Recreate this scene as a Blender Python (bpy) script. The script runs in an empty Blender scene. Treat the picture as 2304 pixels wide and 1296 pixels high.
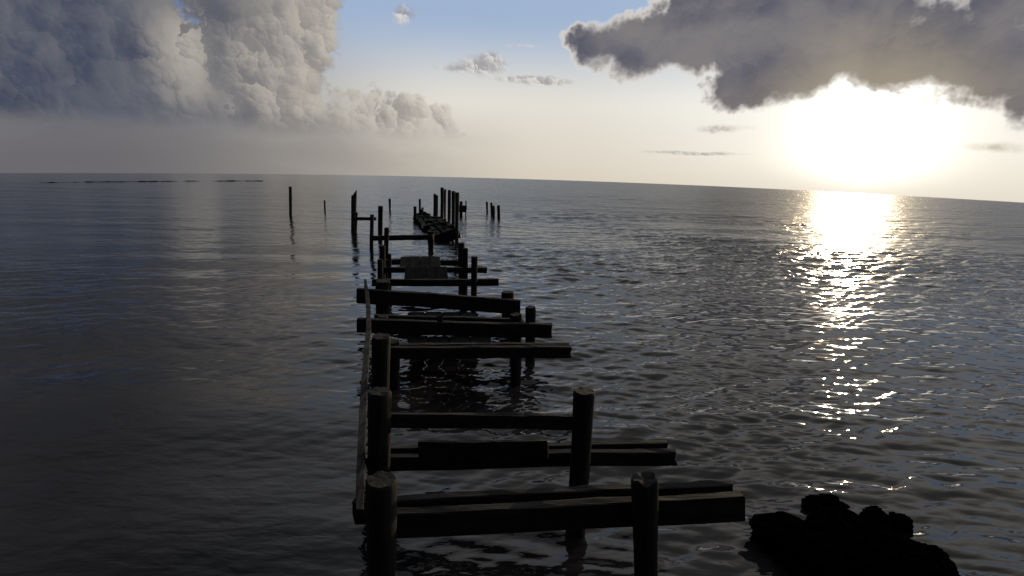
import bpy, bmesh, math, random
import numpy as np
from mathutils import Vector, Matrix, noise as mnoise

random.seed(7)
rng = np.random.default_rng(11)
SC = bpy.context.scene
COL = SC.collection
D2R = math.radians

# ---------------------------------------------------------------- camera
F_PX, W_PX, H_PX = 1250.0, 2304.0, 1296.0
CAM_H = 5.0                       # metres above the water below
PITCH, ROLL = 0.23956, 0.02909
SEA_R = 4949.0 * CAM_H / 5.1      # the sea's surface curves gently away
cd = bpy.data.cameras.new('camera')
cam = bpy.data.objects.new('camera', cd); COL.objects.link(cam)
cd.sensor_fit = 'HORIZONTAL'; cd.sensor_width = 36.0
cd.lens = 36.0 * F_PX / W_PX
cd.clip_start = 0.05; cd.clip_end = 5000
CAM_M = Matrix.Rotation(math.pi / 2 - PITCH, 3, 'X') @ Matrix.Rotation(ROLL, 3, 'Z')
cam.matrix_world = Matrix.Translation((0, 0, CAM_H)) @ CAM_M.to_4x4()
SC.camera = cam

def ray(px, py):
    v = CAM_M @ Vector(((px - W_PX / 2) / F_PX, -(py - H_PX / 2) / F_PX, -1.0))
    return v.normalized()

def at(px, py, Y):                # the point seen at a pixel, on the upright plane at distance Y
    v = ray(px, py); t = Y / v.y
    return Vector((v.x * t, Y, CAM_H + v.z * t))

def sea_z(x, y):
    return -(x * x + y * y) / (2 * SEA_R)

def on_sea(px, py):               # where the line of sight meets the sea
    v = ray(px, py); t = 1.0
    for _ in range(60):
        p = v * t; t = (CAM_H - sea_z(p.x, p.y)) / max(1e-6, -v.z)
        t = min(t, 400)
    return Vector((v.x * t, v.y * t, CAM_H + v.z * t))

def azel(px, py):                 # sky coordinates, in tens of degrees
    v = ray(px, py)
    return (math.degrees(math.atan2(v.x, v.y)) / 10, math.degrees(math.asin(v.z)) / 10)

# ---------------------------------------------------------------- light and exposure
SUN_AZ = azel(1945, 300)[0] * 10
SUN_EL = 6.5
SC.view_settings.view_transform = 'Standard'
SC.view_settings.look = 'None'
SC.view_settings.exposure = 0.0
SC.view_settings.gamma = 1.0
SC.view_settings.use_curve_mapping = False
SC.render.engine = 'CYCLES'
SC.cycles.use_denoising = True
SC.cycles.max_bounces = 6
SC.cycles.sample_clamp_indirect = 6

ld = bpy.data.lights.new('sun', 'SUN')
ld.energy = 2.0; ld.angle = D2R(0.5); ld.color = (1.0, 0.77, 0.48)
sun = bpy.data.objects.new('sun', ld); COL.objects.link(sun)
sd = Vector((math.sin(D2R(SUN_AZ)) * math.cos(D2R(SUN_EL)), math.cos(D2R(SUN_AZ)) * math.cos(D2R(SUN_EL)), math.sin(D2R(SUN_EL))))
sun.rotation_euler = sd.to_track_quat('Z', 'Y').to_euler()
sun.location = (60, 100, 40)

# ---------------------------------------------------------------- small node language
class NT:
    def __init__(s, tree, dim='3D'): s.t, s.dim = tree, dim
    def n(s, typ, **kw):
        o = s.t.nodes.new(typ)
        for k, v in kw.items(): setattr(o, k, v)
        return o
    def put(s, sock, v):
        if isinstance(v, X): s.t.links.new(v.s, sock)
        elif v is not None:
            if isinstance(v, tuple) and sock.type == 'RGBA' and len(v) == 3: v = v + (1.0,)
            sock.default_value = v
    def m(s, op, *a):
        o = s.n('ShaderNodeMath', operation=op)
        for i, v in enumerate(a): s.put(o.inputs[i], v)
        return X(s, o.outputs[0])
    def v(s, op, *a):
        o = s.n('ShaderNodeVectorMath', operation=op)
        for i, v in enumerate(a): s.put(o.inputs[i], v)
        return X(s, o.outputs['Value' if op in ('LENGTH', 'DOT_PRODUCT', 'DISTANCE') else 'Vector'])
    def ss(s, x, a, b, c=0.0, d=1.0, kind='SMOOTHSTEP'):
        o = s.n('ShaderNodeMapRange', interpolation_type=kind)
        for i, v in enumerate((x, a, b, c, d)): s.put(o.inputs[i], v)
        return X(s, o.outputs[0])
    def mix(s, f, a, b, blend='MIX'):
        o = s.n('ShaderNodeMix', data_type='RGBA', blend_type=blend)
        s.put(o.inputs[0], f); s.put(o.inputs[6], a); s.put(o.inputs[7], b)
        return X(s, o.outputs[2])
    def noise(s, vec, scale, detail=4, rough=.5, dist=0.0, typ='FBM', out=0, lac=2.0):
        o = s.n('ShaderNodeTexNoise', noise_type=typ, noise_dimensions=s.dim)
        s.put(o.inputs['Vector'], vec)
        for k, v in (('Scale', scale), ('Detail', detail), ('Roughness', rough), ('Distortion', dist), ('Lacunarity', lac)):
            o.inputs[k].default_value = v
        return X(s, o.outputs[out])
    def comb(s, x, y, z=0.0):
        o = s.n('ShaderNodeCombineXYZ')
        for i, v in enumerate((x, y, z)): s.put(o.inputs[i], v)
        return X(s, o.outputs[0])
    def sep(s, v):
        o = s.n('ShaderNodeSeparateXYZ'); s.put(o.inputs[0], v)
        return [X(s, q) for q in o.outputs]

class X:
    def __init__(s, nt, sock): s.nt, s.s = nt, sock
    def __add__(s, o): return s.nt.m('ADD', s, o)
    def __radd__(s, o): return s.nt.m('ADD', o, s)
    def __sub__(s, o): return s.nt.m('SUBTRACT', s, o)
    def __rsub__(s, o): return s.nt.m('SUBTRACT', o, s)
    def __mul__(s, o): return s.nt.m('MULTIPLY', s, o)
    def __rmul__(s, o): return s.nt.m('MULTIPLY', o, s)
    def __truediv__(s, o): return s.nt.m('DIVIDE', s, o)

# ---------------------------------------------------------------- world: daylight sky with clouds
W = bpy.data.worlds.new('World'); SC.world = W; W.use_nodes = True
W.node_tree.nodes.clear()
N = NT(W.node_tree, '2D')
SKY_STRENGTH = 0.1
tc = N.n('ShaderNodeTexCoord')
dirv = X(N, tc.outputs['Generated'])
dx, dy, dz = N.sep(N.v('NORMALIZE', dirv))
DEG = 5.729578                                    # radians to tens of degrees
az = N.m('ARCTAN2', dx, dy) * DEG
el = N.m('ARCSINE', dz) * DEG
P0 = N.comb(az, el)
HZ = -0.26                                        # the visible horizon lies below eye level

def sky_nodes():
    sky = N.n('ShaderNodeTexSky', sky_type='NISHITA')
    sky.sun_disc = False
    sky.sun_elevation = D2R(SUN_EL); sky.sun_rotation = D2R(SUN_AZ)
    sky.altitude = 0; sky.air_density = 1.0; sky.dust_density = 1.5; sky.ozone_density = 2.0
    up = N.m('MAXIMUM', dz + 0.075, 0.012)
    N.put(sky.inputs[0], N.v('NORMALIZE', N.comb(dx, dy, up)))
    return X(N, sky.outputs[0])
nish = sky_nodes()

def K(r, g, b):            # display colour (0..255) to the linear radiance of the finished picture over the strength
    f = lambda c: ((c / 255 + .055) / 1.055) ** 2.4 if c > 10 else c / 255 / 12.92
    return (f(r) / SKY_STRENGTH, f(g) / SKY_STRENGTH, f(b) / SKY_STRENGTH)

def field(P, blobs):       # soft union of ellipses given in sky coordinates; about a distance, positive inside
    acc = None
    for (cx, cy, rx, ry) in blobs:
        c = azel(cx, cy); e = azel(cx + rx, cy); u = azel(cx, cy - ry)
        rx_ = math.hypot(e[0] - c[0], e[1] - c[1]); ry_ = math.hypot(u[0] - c[0], u[1] - c[1])
        q = N.v('MULTIPLY_ADD', P, (1 / rx_, 1 / ry_, 0), (-c[0] / rx_, -c[1] / ry_, 0))
        d = (1.0 - N.v('LENGTH', q)) * (min(rx_, ry_) * .75 + max(rx_, ry_) * .25)
        if acc is None: acc = d
        else:
            o = N.n('ShaderNodeMath', operation='SMOOTH_MAX')
            N.put(o.inputs[0], acc); N.put(o.inputs[1], d); o.inputs[2].default_value = .10
            acc = X(N, o.outputs[0])
    return acc

def shifted(P, dx_, dy_): return N.v('ADD', P, (dx_, dy_, 0.0))

OCT = ((1.35, .46), (2.9, .30), (6.2, .19), (13.0, .11), (27.0, .06))
def lumps(P, seed, lx, ly, octs=5, rw=(.80, .66, .48, .26, .13)):
    """round cauliflower heads: (thickness about -0.3 .. 0.3, side facing the light -1 .. 1)"""
    wob = N.v('SUBTRACT', N.noise(shifted(P, seed * 1.9, seed), 4.0, 4, .6, out=1), (.5, .5, .5))
    hgt = rel = None
    for i, (sc, w) in enumerate(OCT[:octs]):
        Q = N.v('ADD', N.v('MULTIPLY_ADD', wob, (.75 / sc, .75 / sc, 0), P), (seed * 7.3 + i * 2.9, seed * 3.1 - i * 1.7, 0.0))
        vo = N.n('ShaderNodeTexVoronoi', feature='F1', voronoi_dimensions='2D')
        N.put(vo.inputs['Vector'], Q); vo.inputs['Scale'].default_value = sc; vo.inputs['Randomness'].default_value = .95
        d = X(N, vo.outputs['Distance'])
        h = (.42 - d) * w
        q = N.v('SUBTRACT', Q, X(N, vo.outputs['Position']))
        g = N.v('DOT_PRODUCT', q, (lx * sc * rw[i], ly * sc * rw[i], 0.0))
        hgt = h if hgt is None else hgt + h
        rel = g if rel is None else rel + g
    return hgt, rel

# warp shared by every cloud so that no outline is an ellipse
wn = N.noise(P0, 1.3, 5, .55, out=1)
P = N.v('MULTIPLY_ADD', N.v('SUBTRACT', wn, (.5, .5, .5)), (.16, .14, 0), P0)

# ---- clear sky
sdir = ray(1950, 315)
ca = N.v('DOT_PRODUCT', N.v('NORMALIZE', dirv), tuple(sdir))
theta = N.m('ARCCOSINE', N.m('MINIMUM', ca, 1.0)) * 57.29578      # degrees from the middle of the glare
elh = el - HZ                                                     # height over the visible horizon
clear_lo = N.mix(N.ss(az, -3.6, .4), K(110, 107, 109), K(216, 206, 190))
clear_lo = N.mix(N.ss(az, .3, 2.6), clear_lo, K(226, 217, 202))
clear_mid = N.mix(N.ss(az, -3.2, -.5), K(134, 136, 142), K(226, 222, 212))
clear_mid = N.mix(N.ss(az, .4, 2.0), clear_mid, K(232, 230, 222))
clear_hi = N.mix(N.ss(az, -3.4, -1.5), K(88, 110, 150), K(158, 179, 208))
ramp = N.mix(N.ss(elh, .02, .72, kind='LINEAR'), clear_lo, clear_mid)
ramp = N.mix(N.ss(elh, .65, 1.55), ramp, clear_hi)
# beyond the picture: Nishita mixed with a pale veil added to brighten the water
nis_veil = N.mix(N.ss(elh, 2.6, 5.0, .92, .45), N.v('MULTIPLY', nish, (.62, .62, .68)), N.mix(N.ss(az, -4.4, -.9), K(122, 119, 123), N.mix(N.ss(az, -.5, 2.6), K(220, 221, 224), K(250, 244, 234))))
front = N.ss(N.m('ABSOLUTE', az - .2), 5.5, 9.0, 1.0, 0.0)
low = N.ss(elh, 1.8, 3.0, 1.0, 0.0)
clear = N.mix(front * low, nis_veil, ramp)
g1 = N.m('EXPONENT', N.m('POWER', theta / 4.5, 2.0) * -1.0) * 10.0
g2 = N.m('EXPONENT', theta / -7.5) * 5.2
glow = N.v('ADD', N.v('SCALE', (1.0, .95, .82), None) if False else N.mix(1.0, (0, 0, 0), (1.0, .96, .86)), (0, 0, 0))
g0 = N.m('EXPONENT', N.m('POWER', theta / 2.2, 2.0) * -1.0) * 24.0
gsum = (g0 + g1 + g2) * N.ss(elh, -.05, .34, .26, 1.0)
clear = N.v('ADD', clear, N.v('MULTIPLY', N.comb(gsum, gsum, gsum), (1.0, .94, .79)))

sunn = N.m('EXPONENT', theta / -11.0)                             # nearness to the sun, 0..1

def over(mask, col, below): return N.mix(mask, below, col)

# ---- haze bank under the left cloud
hb = N.ss(az, -2.2, .6, 1.0, 0.0) * N.ss(elh, .28, .75, 1.0, 0.0)
hn = N.noise(N.v('MULTIPLY', P, (.5, 2.2, 1.0)), 1.6, 5, .55)
sky = N.mix(hb * N.ss(hn, .25, .75, .45, 1.0), clear, N.mix(N.ss(az, -3.8, -.2), K(106, 104, 108), K(178, 172, 162)))

# ---- left cumulus: lit from the right, dark blue grey towards the left and along its base
LB = [(300, 110, 260, 190), (450, 10, 150, 110), (110, 240, 260, 62), (430, 240, 330, 66), (620, 50, 140, 120), (600, 180, 130, 110),
      (690, 15, 72, 90), (870, 262, 120, 50), (965, 272, 56, 34), (830, 220, 60, 30), (680, 310, 200, 40), (30, 10, 105, 60),
      (350, -120, 400, 110), (120, -300, 500, 200), (-300, 150, 300, 160), (-500, -200, 500, 300)]
bl, relL = lumps(P, 1.0, .8, .6)
fL = field(P, LB) + bl * .62 + .07
mL = N.ss(fL, -.01, .10)
LIT = [(420, 110, 80, 110), (620, 140, 110, 130), (705, 50, 80, 130), (660, 235, 120, 55), (900, 240, 190, 76), (960, 265, 90, 50)]
lw = N.ss(field(P, LIT) + bl * .22, -.20, .22)
emb = N.ss(relL + (N.noise(P, 9.0, 4, .6) - .5) * .5, -.62, .72)
thin = N.ss(fL, .0, .45, 1.0, 0.0)
litL = N.m('MINIMUM', lw * (emb * .62 + .20) + thin * lw * .25, 1.0)
shadeL = N.mix(N.ss(az, -3.7, -1.2), K(60, 69, 90), K(124, 121, 122))
shadeL = N.mix(N.ss(elh, .3, .75, .55, 0.0), shadeL, N.mix(N.ss(az, -3.4, -1.0), K(66, 72, 88), K(132, 126, 119)))
soft = N.noise(P, 1.7, 4, .55)
shadeL = N.mix(N.ss(soft, .36, .66), shadeL, N.mix(N.ss(az, -3.6, -1.4), K(88, 93, 106), K(146, 140, 135)))
shadeL = N.mix(N.ss(el, 1.0, 2.2), shadeL, N.mix(N.ss(az, -3.9, -1.7), K(104, 104, 110), K(222, 212, 200)))  # cloud above the view lightened to brighten its reflection in the water
shadeL = N.mix(emb * .16, shadeL, K(150, 145, 142))
colL = N.mix(litL, shadeL, N.mix(N.ss(az, -2.6, -.4), K(180, 174, 164), K(208, 202, 191)))
sky = over(mL * N.ss(elh, .32, .54), colL, sky)

# ---- right cloud bank: backlit, bright along its edges, warm underneath
RB = [(1335, 92, 52, 32), (1400, 100, 90, 48), (1470, 125, 110, 52), (1560, 90, 130, 90), (1660, 50, 190, 124), (1850, 50, 220, 134), (1750, 165, 160, 58),
      (1705, 208, 80, 30), (1990, 115, 200, 66), (2150, 125, 140, 82), (2110, 70, 54, 50), (2260, 185, 130, 58), (2320, 225, 90, 42),
      (1820, -80, 320, 130), (2270, 8, 90, 22), (2500, 120, 200, 150)]
br, relR = lumps(P, 2.0, .2, -.9)
fR = field(P, RB) + br * .36 + .09
edgeR = N.ss(N.noise(P, .9, 2, .5), .40, .68, .045, .15)
mR = N.ss(fR, .0, edgeR)
shadeR = N.mix(N.ss(elh, .75, 1.25), K(105, 102, 107), K(88, 90, 105))
shadeR = N.mix(N.ss(N.noise(P, 1.5, 4, .5), .35, .7) * .8, shadeR, K(128, 124, 126))
shadeR = N.mix(N.ss(relR, -.7, .8) * .20, shadeR, K(150, 144, 138))
shadeR = N.mix(N.ss(theta, 4.0, 12.0, .5, 0.0), shadeR, K(188, 174, 146))
rim = N.ss(fR, edgeR * .2, edgeR * 1.1 + .06, 1.0, 0.0)
colR = N.mix(rim * .85, shadeR, K(240, 234, 226))
sky = over(mR, colR, sky)

# ---- small clouds and wisps
SB = [(1075, 150, 62, 22), (1098, 138, 40, 24), (1030, 156, 50, 12), (2240, 328, 46, 9), (1560, 344, 100, 5), (1620, 288, 46, 7), (912, 36, 22, 18),
      (1180, 104, 30, 4), (1200, 180, 90, 10)]
bs, relS = lumps(P, 3.0, .6, .7, 5, (.2, .5, .6, .5, .3))
Ps = N.v('MULTIPLY_ADD', N.v('SUBTRACT', wn, (.5, .5, .5)), (.16, .08, 0), P0)
fS = field(Ps, SB) + bs * .14 + .015
mS = N.ss(fS, -.02, .08) * .75
emS = N.ss(relS, -.5, .6)
colS = N.mix(emS, K(150, 146, 146), K(228, 222, 214))
colS = N.mix(N.ss(theta, 6.0, 16.0, .6, 0.0), colS, K(214, 200, 170))
sky = over(mS, colS, sky)

# ---- unseen dark overcast added behind the camera to keep facing timber dark
back = N.ss(N.m('ABSOLUTE', az), 6.5, 11.0) * N.ss(el, 5.5, 8.5, 1.0, 0.0)
sky = N.mix(back * .95, sky, K(36, 40, 50))

bg = N.n('ShaderNodeBackground'); N.put(bg.inputs[0], sky); bg.inputs[1].default_value = SKY_STRENGTH
wo = N.n('ShaderNodeOutputWorld'); W.node_tree.links.new(bg.outputs[0], wo.inputs[0])
W.cycles.sampling_method = 'MANUAL'; W.cycles.sample_map_resolution = 1024

# ---------------------------------------------------------------- materials
def material(name):
    m = bpy.data.materials.new(name); m.use_nodes = True
    nt = NT(m.node_tree)
    b = m.node_tree.nodes['Principled BSDF']
    return m, nt, b

def bump(nt, b, h, strength, dist):
    o = nt.n('ShaderNodeBump'); o.inputs['Strength'].default_value = strength; o.inputs['Distance'].default_value = dist
    nt.put(o.inputs['Height'], h); nt.t.links.new(o.outputs[0], b.inputs['Normal'])

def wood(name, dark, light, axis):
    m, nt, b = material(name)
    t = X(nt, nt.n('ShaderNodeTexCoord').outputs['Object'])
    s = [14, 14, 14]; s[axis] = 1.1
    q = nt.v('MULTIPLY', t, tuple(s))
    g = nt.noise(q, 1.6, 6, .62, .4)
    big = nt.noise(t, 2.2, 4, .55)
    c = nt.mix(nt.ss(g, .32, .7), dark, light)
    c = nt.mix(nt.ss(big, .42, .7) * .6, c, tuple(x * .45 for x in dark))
    geo = X(nt, nt.n('ShaderNodeNewGeometry').outputs['Position'])
    z = nt.sep(geo)[2]
    wet = nt.ss(z + nt.noise(t, 5, 3, .5) * .3, .25, .6, 1.0, 0.0)   # weed and slime to the tide line
    c = nt.mix(wet * .85, c, (.012, .014, .010))
    nt.put(b.inputs['Base Color'], c)
    nt.put(b.inputs['Roughness'], nt.ss(wet, 0, 1, .85, .5))
    b.inputs['Specular IOR Level'].default_value = .25
    bump(nt, b, g + big * .4, .9, .016)
    if axis == 1 and dark[0] < .05: b.inputs['Specular IOR Level'].default_value = .04
    return m
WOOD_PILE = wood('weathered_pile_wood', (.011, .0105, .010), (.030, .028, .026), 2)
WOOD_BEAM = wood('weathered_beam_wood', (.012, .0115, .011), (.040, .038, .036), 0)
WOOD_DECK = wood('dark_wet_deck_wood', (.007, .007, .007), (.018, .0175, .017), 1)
WOOD_RAIL = wood('pale_plank_wood', (.026, .025, .024), (.085, .082, .080), 1)  # paler than the near piles and beams
WOOD_FAR = wood('hazed_pile_wood', (.035, .035, .035), (.08, .08, .077), 2)  # paler for the far piles: the haze of distance put into the colour

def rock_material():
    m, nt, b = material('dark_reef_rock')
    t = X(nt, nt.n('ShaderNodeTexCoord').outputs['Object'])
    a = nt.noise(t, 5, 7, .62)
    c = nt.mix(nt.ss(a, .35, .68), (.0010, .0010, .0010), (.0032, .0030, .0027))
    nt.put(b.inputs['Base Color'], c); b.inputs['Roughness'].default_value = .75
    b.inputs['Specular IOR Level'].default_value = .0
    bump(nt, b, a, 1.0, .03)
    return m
ROCK = rock_material()

def water_material():
    m, nt, b = material('sea_water')
    pos = X(nt, nt.n('ShaderNodeNewGeometry').outputs['Position'])
    x, y, z = nt.sep(pos)
    dist = nt.v('LENGTH', pos)
    flat = nt.comb(x, y, 0.0)
    # sand and weed on the shallow bottom
    bed = nt.noise(flat, .16, 4, .6, .5)
    c = nt.mix(nt.ss(bed, .40, .60), (.005, .007, .009), (.027, .024, .026))
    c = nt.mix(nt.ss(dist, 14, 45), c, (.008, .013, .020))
    nt.put(b.inputs['Base Color'], c)
    b.inputs['IOR'].default_value = 1.333
    side = nt.ss(x / dist, -.45, .10, .10, .26)                      # the lee on the left is smoother
    nt.put(b.inputs['Roughness'], .035 + nt.ss(dist, 10, 62) * side)
    rip = nt.noise(nt.v('MULTIPLY', flat, (2.0, 5.0, 1.0)), 1.0, 3, .5, .3)
    fade = nt.ss(dist, 6, 20, 1.0, .12)
    far = nt.noise(nt.v('MULTIPLY', flat, (.45, 1.25, 1.0)), 1.0, 3, .6, .3)   # ripples too far off to be modelled
    of = nt.n('ShaderNodeBump'); of.inputs['Distance'].default_value = .36
    nt.put(of.inputs['Strength'], nt.ss(dist, 14, 40) * nt.ss(x / dist, -.5, .1, .15, 1.0)); nt.put(of.inputs['Height'], far)
    o = nt.n('ShaderNodeBump'); o.inputs['Distance'].default_value = .03
    nt.t.links.new(of.outputs[0], o.inputs['Normal'])
    nt.put(o.inputs['Strength'], fade * .45); nt.put(o.inputs['Height'], rip)
    nt.t.links.new(o.outputs[0], b.inputs['Normal'])
    return m
WATER = water_material()

# ---------------------------------------------------------------- helpers for things
def link(name, me, m, parent=None):
    o = bpy.data.objects.new(name, me); COL.objects.link(o)
    if m is not None: me.materials.append(m)
    if parent is not None: o.parent = parent
    return o

def tag(o, label, cat, group=None):
    o['label'] = label; o['category'] = cat
    if group: o['group'] = group
    return o

def thing(name, label, cat, loc, group=None):
    o = bpy.data.objects.new(name, None); COL.objects.link(o)
    o.location = loc; o.empty_display_size = .2
    return tag(o, label, cat, group)

def finish(bm, name, m, parent=None, origin=None, smooth=False):
    if parent is not None:
        bmesh.ops.translate(bm, verts=bm.verts, vec=-Vector(parent.location))
    elif origin is not None:
        bmesh.ops.translate(bm, verts=bm.verts, vec=-Vector(origin))
    bmesh.ops.recalc_face_normals(bm, faces=bm.faces)
    me = bpy.data.meshes.new(name); bm.to_mesh(me); bm.free()
    if smooth:
        for p in me.polygons: p.use_smooth = True
        me.set_sharp_from_angle(angle=D2R(38))
    o = link(name, me, m, parent)
    if parent is None and origin is not None: o.location = origin
    return o

def pile_bm(top, foot, r, seed, ragged=.03, slant=0.0):
    """a driven timber pile: round, tapering, split and worn at the head"""
    bm = bmesh.new(); n = 18
    axis = foot - top; L = axis.length; a = axis.normalized()
    u = a.cross(Vector((0, 1, 0))).normalized(); v = a.cross(u)
    ts = [0, .012, .03, .08] + [i / 14 for i in range(2, 15)]
    rings = []
    for k, t in enumerate(ts):
        ring = []
        for i in range(n):
            th = 2 * math.pi * i / n
            rr = r * (1 - .10 * t) * (1 + .14 * mnoise.noise(Vector((math.cos(th) * 1.3 + seed * 9, math.sin(th) * 1.3, t * L * .7 + seed))))
            rr *= 1 + .07 * mnoise.noise(Vector((math.cos(th) * 5 + seed, math.sin(th) * 5, t * L * 1.2)))
            if k == 0: rr *= .90
            d = 0.0
            if k <= 1:
                d = ragged * mnoise.noise(Vector((math.cos(th) * 2.1 + seed * 3, math.sin(th) * 2.1, seed))) + slant * math.cos(th)
            ring.append(bm.verts.new(top + a * (t * L + d) + u * (math.cos(th) * rr) + v * (math.sin(th) * rr)))
        rings.append(ring)
    for q in range(len(rings) - 1):
        for i in range(n):
            bm.faces.new((rings[q][i], rings[q][(i + 1) % n], rings[q + 1][(i + 1) % n], rings[q + 1][i]))
    c = bm.verts.new(sum((x.co for x in rings[0]), Vector()) / n + a * (.25 * ragged))
    for i in range(n): bm.faces.new((rings[0][(i + 1) % n], rings[0][i], c))
    bm.faces.new(rings[-1])
    return bm

def timber_bm(p, q, h, w, seed, sag=0.0, rough=.014, nseg=18):
    """a squared timber from p to q (top edge line), h deep, w thick, worn along its arrises"""
    bm = bmesh.new()
    a = (q - p); L = a.length; a.normalize()
    side = a.cross(Vector((0, 0, 1))).normalized(); up = side.cross(a).normalized()
    b = min(h, w) * .10
    prof = [(-w / 2 + b, 0), (w / 2 - b, 0), (w / 2, -b), (w / 2, -h / 2), (w / 2, -h + b), (w / 2 - b, -h), (-w / 2 + b, -h), (-w / 2, -h + b), (-w / 2, -h / 2), (-w / 2, -b)]
    rings = []
    for k in range(nseg + 1):
        t = k / nseg
        c = p + a * (t * L) - Vector((0, 0, 1)) * (sag * 4 * t * (1 - t)) + side * (.02 * mnoise.noise(Vector((t * L * .6, seed, 1)))) + up * (.018 * mnoise.noise(Vector((t * L * .6, seed, 7))))
        ring = []
        for j, (s_, z_) in enumerate(prof):
            n1 = mnoise.noise(Vector((t * L * 1.7 + seed * 5, j * 3.1, seed)))
            n2 = mnoise.noise(Vector((t * L * 6 + seed, j * 1.3, seed * 2)))
            k_ = rough * (n1 + .6 * n2)
            e = a * (.05 * mnoise.noise(Vector((seed * 4, j * 1.9, k)))) if k in (0, nseg) else Vector()
            ring.append(bm.verts.new(c + side * (s_ + k_ * (1 if s_ > 0 else -1)) + up * (z_ + k_) + e))
        rings.append(ring)
    m = len(prof)
    for k in range(nseg):
        for j in range(m):
            bm.faces.new((rings[k][j], rings[k][(j + 1) % m], rings[k + 1][(j + 1) % m], rings[k + 1][j]))
    bm.faces.new(rings[0]); bm.faces.new(list(reversed(rings[-1])))
    return bm

_seed = [0.0]
def sd_():
    _seed[0] += 1.37
    return _seed[0]

def pile(parent, x0, x1, ytop, Y, xb=None, yb=None, m=None, ragged=.03, slant=0.0, name='pile', label=None):
    """pile seen between two pixel columns with its head at row ytop; (xb, yb): where its middle leaves the water"""
    xc = (x0 + x1) / 2
    top = at(xc, ytop, Y)
    r = (at(x1, ytop, Y) - at(x0, ytop, Y)).length / 2
    top = top + Vector((0, r * .5, 0))
    if xb is not None:
        b = at(xb, yb, Y); d = (b - (top - Vector((0, r * .5, 0))))
        d = d / abs(d.z)
    else: d = Vector((0, 0, -1))
    foot = top + d * (top.z + 1.3)
    o = finish(pile_bm(top, foot, r, sd_(), ragged, slant), name, m or WOOD_PILE, parent, None if parent else Vector((top.x, top.y, 0)), smooth=True)
    if label: o['label'] = label
    return o

def beam(parent, xa, ya, xb, yb, Y, hpx, w=.12, name='cross_beam', m=None, sag=0.0, Yb=None, label=None):
    """squared timber whose top front edge runs from one pixel to another"""
    Yb = Y if Yb is None else Yb
    p, q = at(xa, ya, Y), at(xb, yb, Yb)
    h = abs(at(xa, ya, Y).z - at(xa, ya + hpx, Y).z)
    off = Vector((0, w / 2, 0))
    o = finish(timber_bm(p + off, q + off, h, w, sd_(), sag), name, m or WOOD_BEAM, parent, None if parent else (p + q) / 2)
    if label: o['label'] = label
    return o

# ---------------------------------------------------------------- the sea
def build_sea():
    az_f = np.radians(np.arange(-50, 50.01, .09))
    az_b = np.radians(np.linspace(50.2, 309.8, 90))
    A = np.concatenate([az_f, az_b]); na = len(A)
    s = [0.6, 1.2, 1.8, 2.4, 3.0, 3.5, 4.0]; ds = [.6] * 7
    x = 4.3
    while x < 420:
        st = max(.022, (x * x + CAM_H ** 2) / CAM_H * 7.6e-4)
        st = min(st, 3.0)
        s.append(x); ds.append(st); x += st
    S = np.array(s); DS = np.array(ds); ns = len(S)
    SS, AA = np.meshgrid(S, A, indexing='ij'); DD = np.repeat(DS[:, None], na, 1)
    Xc, Yc = SS * np.sin(AA), SS * np.cos(AA)
    Z = -(SS ** 2) / (2 * SEA_R)
    # slow patches of calmer and livelier water
    patch = np.zeros_like(Z)
    for _ in range(10):
        th = rng.uniform(0, 2 * np.pi); k = 2 * np.pi / rng.uniform(7, 26)
        patch += np.sin(k * (Xc * np.cos(th) * .6 + Yc * np.sin(th)) + rng.uniform(0, 6.28))
    patch = np.clip(1.0 + .22 * patch, .35, 1.7)
    lively = .24 + .76 / (1 + np.exp(-(Xc + .8) / 1.6))          # the lee of the pier is calmer
    for i in range(72):
        lam = .20 * (7.0 / .20) ** ((i + rng.uniform(0, 1)) / 72)
        slope = .037 if lam < 1.1 else (.013 if lam < 3 else .006)
        ang = rng.normal(-.10, .36)                                # from straight ahead, a little from the right
        k = 2 * np.pi / lam
        amp = slope / k
        f = np.clip((lam / DD - 1.1) / 1.8, 0, 1)
        ph = k * (Xc * np.sin(ang) + Yc * np.cos(ang)) + rng.uniform(0, 6.28)
        ph = ph + .5 * np.sin(ph * .11 + i)
        wv = np.sin(ph)
        wv = wv + .22 * np.cos(2 * ph)                             # sharper crests
        Z += amp * f * wv * (patch * lively if lam < 3 else 1.0)
    co = np.stack([Xc, Yc, Z], -1).reshape(-1, 3)
    i0 = np.arange(ns - 1)[:, None] * na; j = np.arange(na)[None, :]; j1 = (j + 1) % na
    quads = np.stack([i0 + j, i0 + na + j, i0 + na + j1, i0 + j1], -1).reshape(-1, 4)
    me = bpy.data.meshes.new('sea')
    me.vertices.add(len(co)); me.vertices.foreach_set('co', co.astype(np.float32).ravel())
    nq = len(quads)
    me.loops.add(nq * 4); me.loops.foreach_set('vertex_index', quads.astype(np.int32).ravel())
    me.polygons.add(nq); me.polygons.foreach_set('loop_start', np.arange(0, nq * 4, 4, dtype=np.int32))
    me.polygons.foreach_set('loop_total', np.full(nq, 4, dtype=np.int32))
    me.polygons.foreach_set('use_smooth', np.ones(nq, dtype=bool))
    me.update(calc_edges=True); me.validate()
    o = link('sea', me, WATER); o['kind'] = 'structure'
    return o
sea = build_sea()
if sea.data.polygons[5000].normal.z < 0:
    sea.data.flip_normals()

# ---------------------------------------------------------------- the ruined pier
FR = 'broken pier frames standing in the sea'
def frame(label, px, Y):
    p = at(px, 700, Y)
    return thing('pier_frame', label, 'pier frame', (p.x, p.y, 0), FR)

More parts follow.
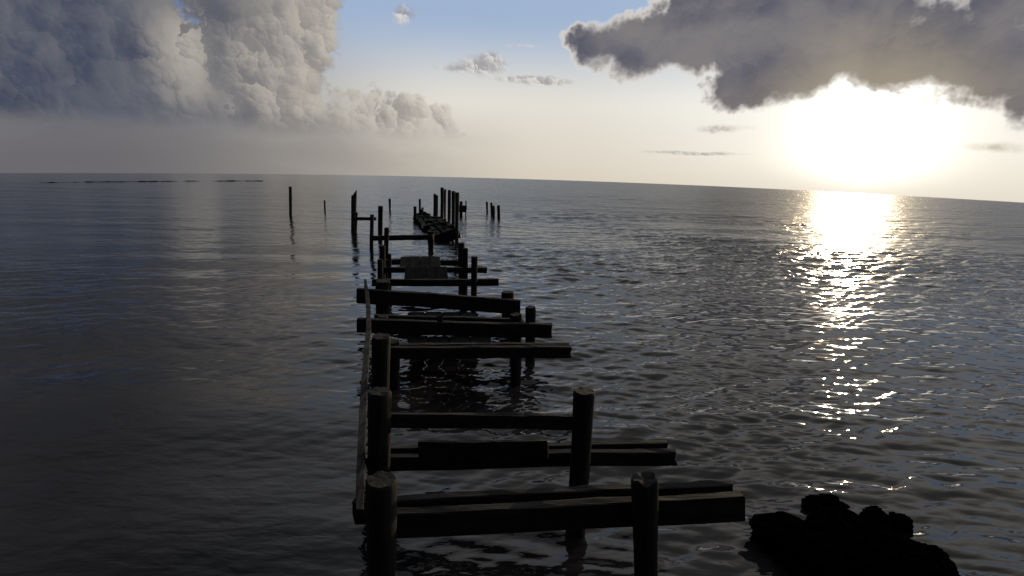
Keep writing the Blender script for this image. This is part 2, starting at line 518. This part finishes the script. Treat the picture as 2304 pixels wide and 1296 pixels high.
# first frame, under the camera
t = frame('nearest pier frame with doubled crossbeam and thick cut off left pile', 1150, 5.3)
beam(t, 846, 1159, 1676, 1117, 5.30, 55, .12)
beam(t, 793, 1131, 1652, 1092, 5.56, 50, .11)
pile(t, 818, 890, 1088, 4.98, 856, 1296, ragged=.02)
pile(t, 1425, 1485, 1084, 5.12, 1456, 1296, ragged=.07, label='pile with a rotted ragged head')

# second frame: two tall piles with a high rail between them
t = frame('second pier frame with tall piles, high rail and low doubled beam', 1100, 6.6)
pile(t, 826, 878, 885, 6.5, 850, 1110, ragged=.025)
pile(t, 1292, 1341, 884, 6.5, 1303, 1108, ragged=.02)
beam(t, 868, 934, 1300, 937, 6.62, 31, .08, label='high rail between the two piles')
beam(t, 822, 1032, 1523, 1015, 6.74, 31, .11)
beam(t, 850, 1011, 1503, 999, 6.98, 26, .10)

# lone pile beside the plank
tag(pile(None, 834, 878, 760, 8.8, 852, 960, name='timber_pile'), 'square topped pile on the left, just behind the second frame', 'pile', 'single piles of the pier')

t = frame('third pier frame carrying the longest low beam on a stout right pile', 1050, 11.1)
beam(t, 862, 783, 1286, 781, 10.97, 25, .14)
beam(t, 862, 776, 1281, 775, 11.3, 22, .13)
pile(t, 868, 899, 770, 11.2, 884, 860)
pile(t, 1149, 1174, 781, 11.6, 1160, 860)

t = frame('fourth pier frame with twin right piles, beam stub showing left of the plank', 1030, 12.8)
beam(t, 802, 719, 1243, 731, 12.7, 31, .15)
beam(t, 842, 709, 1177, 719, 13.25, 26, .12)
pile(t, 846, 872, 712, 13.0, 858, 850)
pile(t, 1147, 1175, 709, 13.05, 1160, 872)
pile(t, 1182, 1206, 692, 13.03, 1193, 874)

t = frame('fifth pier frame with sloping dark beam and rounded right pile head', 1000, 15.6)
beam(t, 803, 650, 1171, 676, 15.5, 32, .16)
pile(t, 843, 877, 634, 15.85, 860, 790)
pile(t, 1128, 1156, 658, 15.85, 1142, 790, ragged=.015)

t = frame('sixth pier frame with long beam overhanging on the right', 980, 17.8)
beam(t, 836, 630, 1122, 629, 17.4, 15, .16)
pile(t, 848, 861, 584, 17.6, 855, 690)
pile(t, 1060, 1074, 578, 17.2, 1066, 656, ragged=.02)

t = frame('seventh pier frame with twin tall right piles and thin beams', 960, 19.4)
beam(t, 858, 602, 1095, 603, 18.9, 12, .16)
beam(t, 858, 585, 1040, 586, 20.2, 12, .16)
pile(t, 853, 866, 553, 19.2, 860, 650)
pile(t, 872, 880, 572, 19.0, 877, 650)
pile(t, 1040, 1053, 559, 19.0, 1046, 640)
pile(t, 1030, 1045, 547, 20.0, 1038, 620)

tag(pile(None, 864, 875, 513, 22.0, 868, 610, name='timber_pile'), 'slim tall pile in front of the long bare distant beam', 'pile', 'single piles of the pier')

# eighth frame: one bare beam on two piles over open water
def sea_Y(px, py): return on_sea(px, py).y
Y8 = sea_Y(836, 562)
t = frame('distant bare pier frame, one level beam over open water', 900, Y8)
beam(t, 838, 531, 974, 529, Y8 - .15, 11, .2)
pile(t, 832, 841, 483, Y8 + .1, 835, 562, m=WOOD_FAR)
pile(t, 962, 976, 521, Y8 + .1, 969, 572)
Y9 = sea_Y(795, 522)
t = frame('small far pier frame, tall slanted left pile and short low rail', 815, Y9)
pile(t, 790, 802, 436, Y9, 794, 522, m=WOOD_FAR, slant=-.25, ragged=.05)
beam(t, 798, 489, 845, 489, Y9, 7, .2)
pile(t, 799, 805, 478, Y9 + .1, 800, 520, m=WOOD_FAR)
yq = sea_Y(855, 536)
tag(pile(None, 850, 861, 464, yq, 855, 536, name='timber_pile', ragged=.06), 'tall pile with narrowed head between the two far frames', 'pile', 'single piles of the pier')

# ---------------------------------------------------------------- long plank along the left side
def long_plank():
    zt = 1.13
    pts = []
    for (xl, xr, y) in ((800, 818, 1146), (802, 820, 1063), (804, 825, 970), (808, 829, 878), (818, 832, 785), (823, 835, 739), (823, 835, 692), (819, 829, 650), (819, 824, 628)):
        v = ray((xl + xr) / 2, y); Y = 8.0
        for _ in range(40):
            z = zt; tt = (z - CAM_H) / v.z; Y = .5 * Y + .5 * v.y * tt
        w = (at(xr, y, Y) - at(xl, y, Y)).length
        pts.append((at((xl + xr) / 2, y, Y), max(.06, min(w, .11))))
    bm = bmesh.new(); rings = []
    for k in range(len(pts) - 1):
        for s_ in range(5):
            tt = s_ / 5
            c = pts[k][0].lerp(pts[k + 1][0], tt); w = pts[k][1] * (1 - tt) + pts[k + 1][1] * tt
            rings.append((c, w))
    rings.append(pts[-1])
    rr = []
    for i, (c, w) in enumerate(rings):
        n1 = .008 * mnoise.noise(Vector((c.y * 2, 3, 1)))
        rr.append([bm.verts.new(c + Vector((sx * w / 2 + n1, 0, dz_ + n1))) for sx, dz_ in ((-1, -.008), (-.85, 0), (.85, 0), (1, -.008), (1, -.11), (-1, -.11))])
    for i in range(len(rr) - 1):
        for j in range(6):
            bm.faces.new((rr[i][j], rr[i][(j + 1) % 6], rr[i + 1][(j + 1) % 6], rr[i + 1][j]))
    bm.faces.new(rr[0]); bm.faces.new(list(reversed(rr[-1])))
    o = finish(bm, 'long_plank', WOOD_RAIL, None, rings[len(rings) // 2][0])
    tag(o, 'long bowed pale plank on edge along the left side of the pier', 'plank')
long_plank()

# ---------------------------------------------------------------- what is left of the deck
DG = 'remains of the decking between the pier frames'
def deck(label, xl, xr, yn, yf, Yn, Yf, n, xl2=None, xr2=None, th=.06):
    """loose section of planks lying from the nearer frame to the farther"""
    xl2 = xl if xl2 is None else xl2; xr2 = xr if xr2 is None else xr2
    a, b, c, d = at(xl, yn, Yn), at(xr, yn, Yn), at(xr2, yf, Yf), at(xl2, yf, Yf)
    mid = (a + b + c + d) / 4
    t = thing('deck_section', label, 'decking', mid, DG)
    for k in range(n):
        f = (k + .5) / n
        p, q = a.lerp(b, f), d.lerp(c, f)
        e = (q - p).normalized() * .025 * random.uniform(-1, 1)
        w = (b - a).length / n
        finish(timber_bm(p + e, q + e, th, w * .998, sd_(), rough=.002, nseg=8), 'plank', WOOD_DECK, t)
    for (u, v, o_) in ((a, b, .04), (d, c, -.04)):
        z = Vector((0, o_, -th * .55))
        finish(timber_bm(u + z, v + z, .10, .09, sd_(), nseg=6), 'joist', WOOD_DECK, t)
    return t
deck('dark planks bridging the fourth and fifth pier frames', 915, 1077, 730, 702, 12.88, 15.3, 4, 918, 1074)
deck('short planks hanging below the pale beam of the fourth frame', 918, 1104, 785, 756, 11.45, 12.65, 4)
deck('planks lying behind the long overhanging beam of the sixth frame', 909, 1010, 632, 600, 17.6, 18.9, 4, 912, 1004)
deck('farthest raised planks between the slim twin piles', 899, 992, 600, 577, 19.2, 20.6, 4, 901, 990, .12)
# board left upright on the second frame
tag(beam(None, 940, 995, 1232, 992, 6.64, 42, .05, name='board'), 'short dark board standing on edge on the second frame, left of its right pile', 'board')
tag(beam(None, 984, 711, 995, 711, 12.6, 14, .05, name='wood_block'), 'small pale wooden block on the beam of the fourth frame', 'wood block').data.materials[0] = WOOD_RAIL

# ---------------------------------------------------------------- collapsed pier head
PH = 'tall piles on the right side of the pier head'
for (x0, x1, yt, yb, sl, lab) in ((975, 986, 438, 497, .08, 'shortest and farthest pile of the tall right hand row'),
                              (991, 999, 422, 505, 0, 'tallest pile of the right hand row, at its left'),
                              (999, 1004, 426, 510, 0, 'thin pile close against the tallest one'),
                              (1007, 1015, 428, 518, 0, 'middle pile of the tall right hand row'),
                              (1016, 1024, 430, 530, 0, 'pile second nearest in the tall right hand row'),
                              (1024, 1033, 433, 545, 0, 'nearest thick pile at the end of the tall right hand row')):
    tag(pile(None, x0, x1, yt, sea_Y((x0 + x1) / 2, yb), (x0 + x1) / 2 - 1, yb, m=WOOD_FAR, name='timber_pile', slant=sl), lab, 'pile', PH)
PL = 'short piles on the left side of the pier head'
for (x0, x1, yt, yb, lab) in ((930, 937, 465, 498, 'leftmost short pile of the collapsed pier head'),
                              (942, 947, 448, 492, 'taller thin pile behind the collapsed deck'),
                              (948, 953, 467, 494, 'stubby pile right of the thin one behind the collapsed deck')):
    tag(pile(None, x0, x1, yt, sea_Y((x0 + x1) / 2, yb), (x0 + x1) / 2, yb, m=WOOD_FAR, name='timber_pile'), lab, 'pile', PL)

def collapsed_deck():
    near, far = sea_Y(1000, 545) + .3, sea_Y(960, 505) + 2
    t = thing('collapsed_deck', 'dark collapsed deck sagging between the two rows of far piles', 'collapsed deck', at(985, 520, (near + far) / 2))
    L = [(974, 531), (962, 519), (952, 508), (946, 497), (941, 486), (936, 480)]
    R = [(1029, 512), (1022, 505), (1012, 498), (1003, 493), (990, 488), (968, 484)]
    n = len(L)
    for k in range(n):
        Y = near + (far - near) * k / (n - 1)
        hpx = (24, 20, 19, 18, 16, 14)[k]
        beam(t, L[k][0], L[k][1], R[k][0], R[k][1], Y, hpx, .22, name='joist')
    for f in (.08, .3, .52, .74, .94):
        for k in range(n - 1):
            if random.random() < .22: continue
            jz = Vector((random.uniform(-.1, .1), 0, random.uniform(-.16, .10)))
            Ya = near + (far - near) * k / (n - 1); Yb = near + (far - near) * (k + 1) / (n - 1)
            lx = lambda q: L[q][0] + (R[q][0] - L[q][0]) * f
            ly = lambda q: L[q][1] + (R[q][1] - L[q][1]) * f + 2
            p, q = at(lx(k), ly(k), Ya), at(lx(k + 1), ly(k + 1), Yb)
            wd = .21 * (at(R[k][0], R[k][1], Ya) - at(L[k][0], L[k][1], Ya)).length
            finish(timber_bm(p + jz, q + jz * random.uniform(-.6, 1), .12, wd * random.uniform(.75, 1), sd_(), nseg=4), 'plank', WOOD_DECK, t)
    for (xa, ya, xb, yb, h) in ((948, 470, 953, 474, 22), (954, 476, 959, 478, 18), (958, 479, 968, 482, 16), (931, 483, 944, 487, 12)):
        beam(t, xa, ya, xb, yb, far - .3, h, .2, name='broken_plank')
collapsed_deck()

Yk = sea_Y(1042, 487)
t = thing('pier_frame', 'tiny far pier frame just right of the tall pile row', 'pier frame', (at(1042, 480, Yk).x, Yk, 0), FR)
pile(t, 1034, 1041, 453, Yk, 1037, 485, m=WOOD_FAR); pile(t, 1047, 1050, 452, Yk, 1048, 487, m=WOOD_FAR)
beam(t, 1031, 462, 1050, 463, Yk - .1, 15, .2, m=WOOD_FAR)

LG = 'lone piles standing offshore'
for (x0, x1, yt, yb, lab) in ((649, 656, 420, 485, 'tall lone pile farthest left in open water'),
                              (728, 732, 451, 474, 'small lone pile between the tall left one and the far frame'),
                              (874, 879, 447, 475, 'small lone pile in open water left of the collapsed deck'),
                              (1093, 1098, 454, 480, 'leftmost of the four thin piles right of the pier head'),
                              (1103, 1108, 456, 486, 'thin pile leaning behind a shorter thicker one'),
                              (1107, 1113, 463, 490, 'thicker short pile, third of the four right of the pier head'),
                              (1118, 1125, 462, 492, 'rightmost of the four thin piles right of the pier head')):
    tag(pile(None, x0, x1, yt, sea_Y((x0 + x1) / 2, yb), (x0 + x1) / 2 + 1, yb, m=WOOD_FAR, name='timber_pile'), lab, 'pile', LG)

# ---------------------------------------------------------------- rocks in the shallows
def rock(px, py, sx, sy, sz, seed, label, zc=0.0):
    c = on_sea(px, py); c.z += zc
    bm = bmesh.new(); bmesh.ops.create_icosphere(bm, subdivisions=5, radius=1)
    for v in bm.verts:
        n = v.co.normalized()
        k = 1 + .34 * mnoise.fractal(n * 1.3 + Vector((seed, 0, 0)), 1.0, 2.0, 3) + .20 * (.5 - abs(mnoise.noise(n * 2.6 + Vector((seed, seed, 0))))) + .13 * mnoise.fractal(n * 5.2 + Vector((0, seed, 0)), .8, 2.1, 5)
        p = n * k
        if p.z > .55: p.z = .55 + (p.z - .55) * .45
        v.co = Vector((p.x * sx, p.y * sy, p.z * sz))
    bmesh.ops.translate(bm, verts=bm.verts, vec=c)
    o = finish(bm, 'rock', ROCK, None, c)
    return tag(o, label, 'rock', 'dark rocks in the shallows')
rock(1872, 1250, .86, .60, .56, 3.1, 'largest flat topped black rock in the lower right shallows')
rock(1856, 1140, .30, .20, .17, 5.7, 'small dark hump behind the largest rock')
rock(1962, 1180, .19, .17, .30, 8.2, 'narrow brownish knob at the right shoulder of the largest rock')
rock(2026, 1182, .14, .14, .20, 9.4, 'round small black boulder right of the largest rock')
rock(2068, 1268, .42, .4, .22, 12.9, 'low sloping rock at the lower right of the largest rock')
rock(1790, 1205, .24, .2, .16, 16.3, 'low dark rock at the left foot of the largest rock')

# ---------------------------------------------------------------- reef line awash near the horizon
def reef():
    bm = bmesh.new()
    prev = None
    for k in range(160):
        px = 86 + (592 - 86) * k / 159
        c = on_sea(px, 407.5 + 4 * ((px - 592) / 506) ** 2)
        hgt = max(.0, .16 * mnoise.fractal(Vector((k * .09, 3.3, 0)), 1.0, 2.0, 4) + .05)
        hgt = min(hgt, .16)
        d = Vector((c.x, c.y, 0)).normalized()
        row = [bm.verts.new(c + d * o_ + Vector((0, 0, z))) for o_, z in ((-.8, -.35), (-.4, hgt - .06), (.1, hgt), (.6, -.35))]
        if prev:
            for j in range(3): bm.faces.new((prev[j], row[j], row[j + 1], prev[j + 1]))
        prev = row
    o = finish(bm, 'reef', ROCK, None, on_sea(340, 408))
    tag(o, 'thin broken dark reef line awash below the horizon at the left', 'reef')
reef()
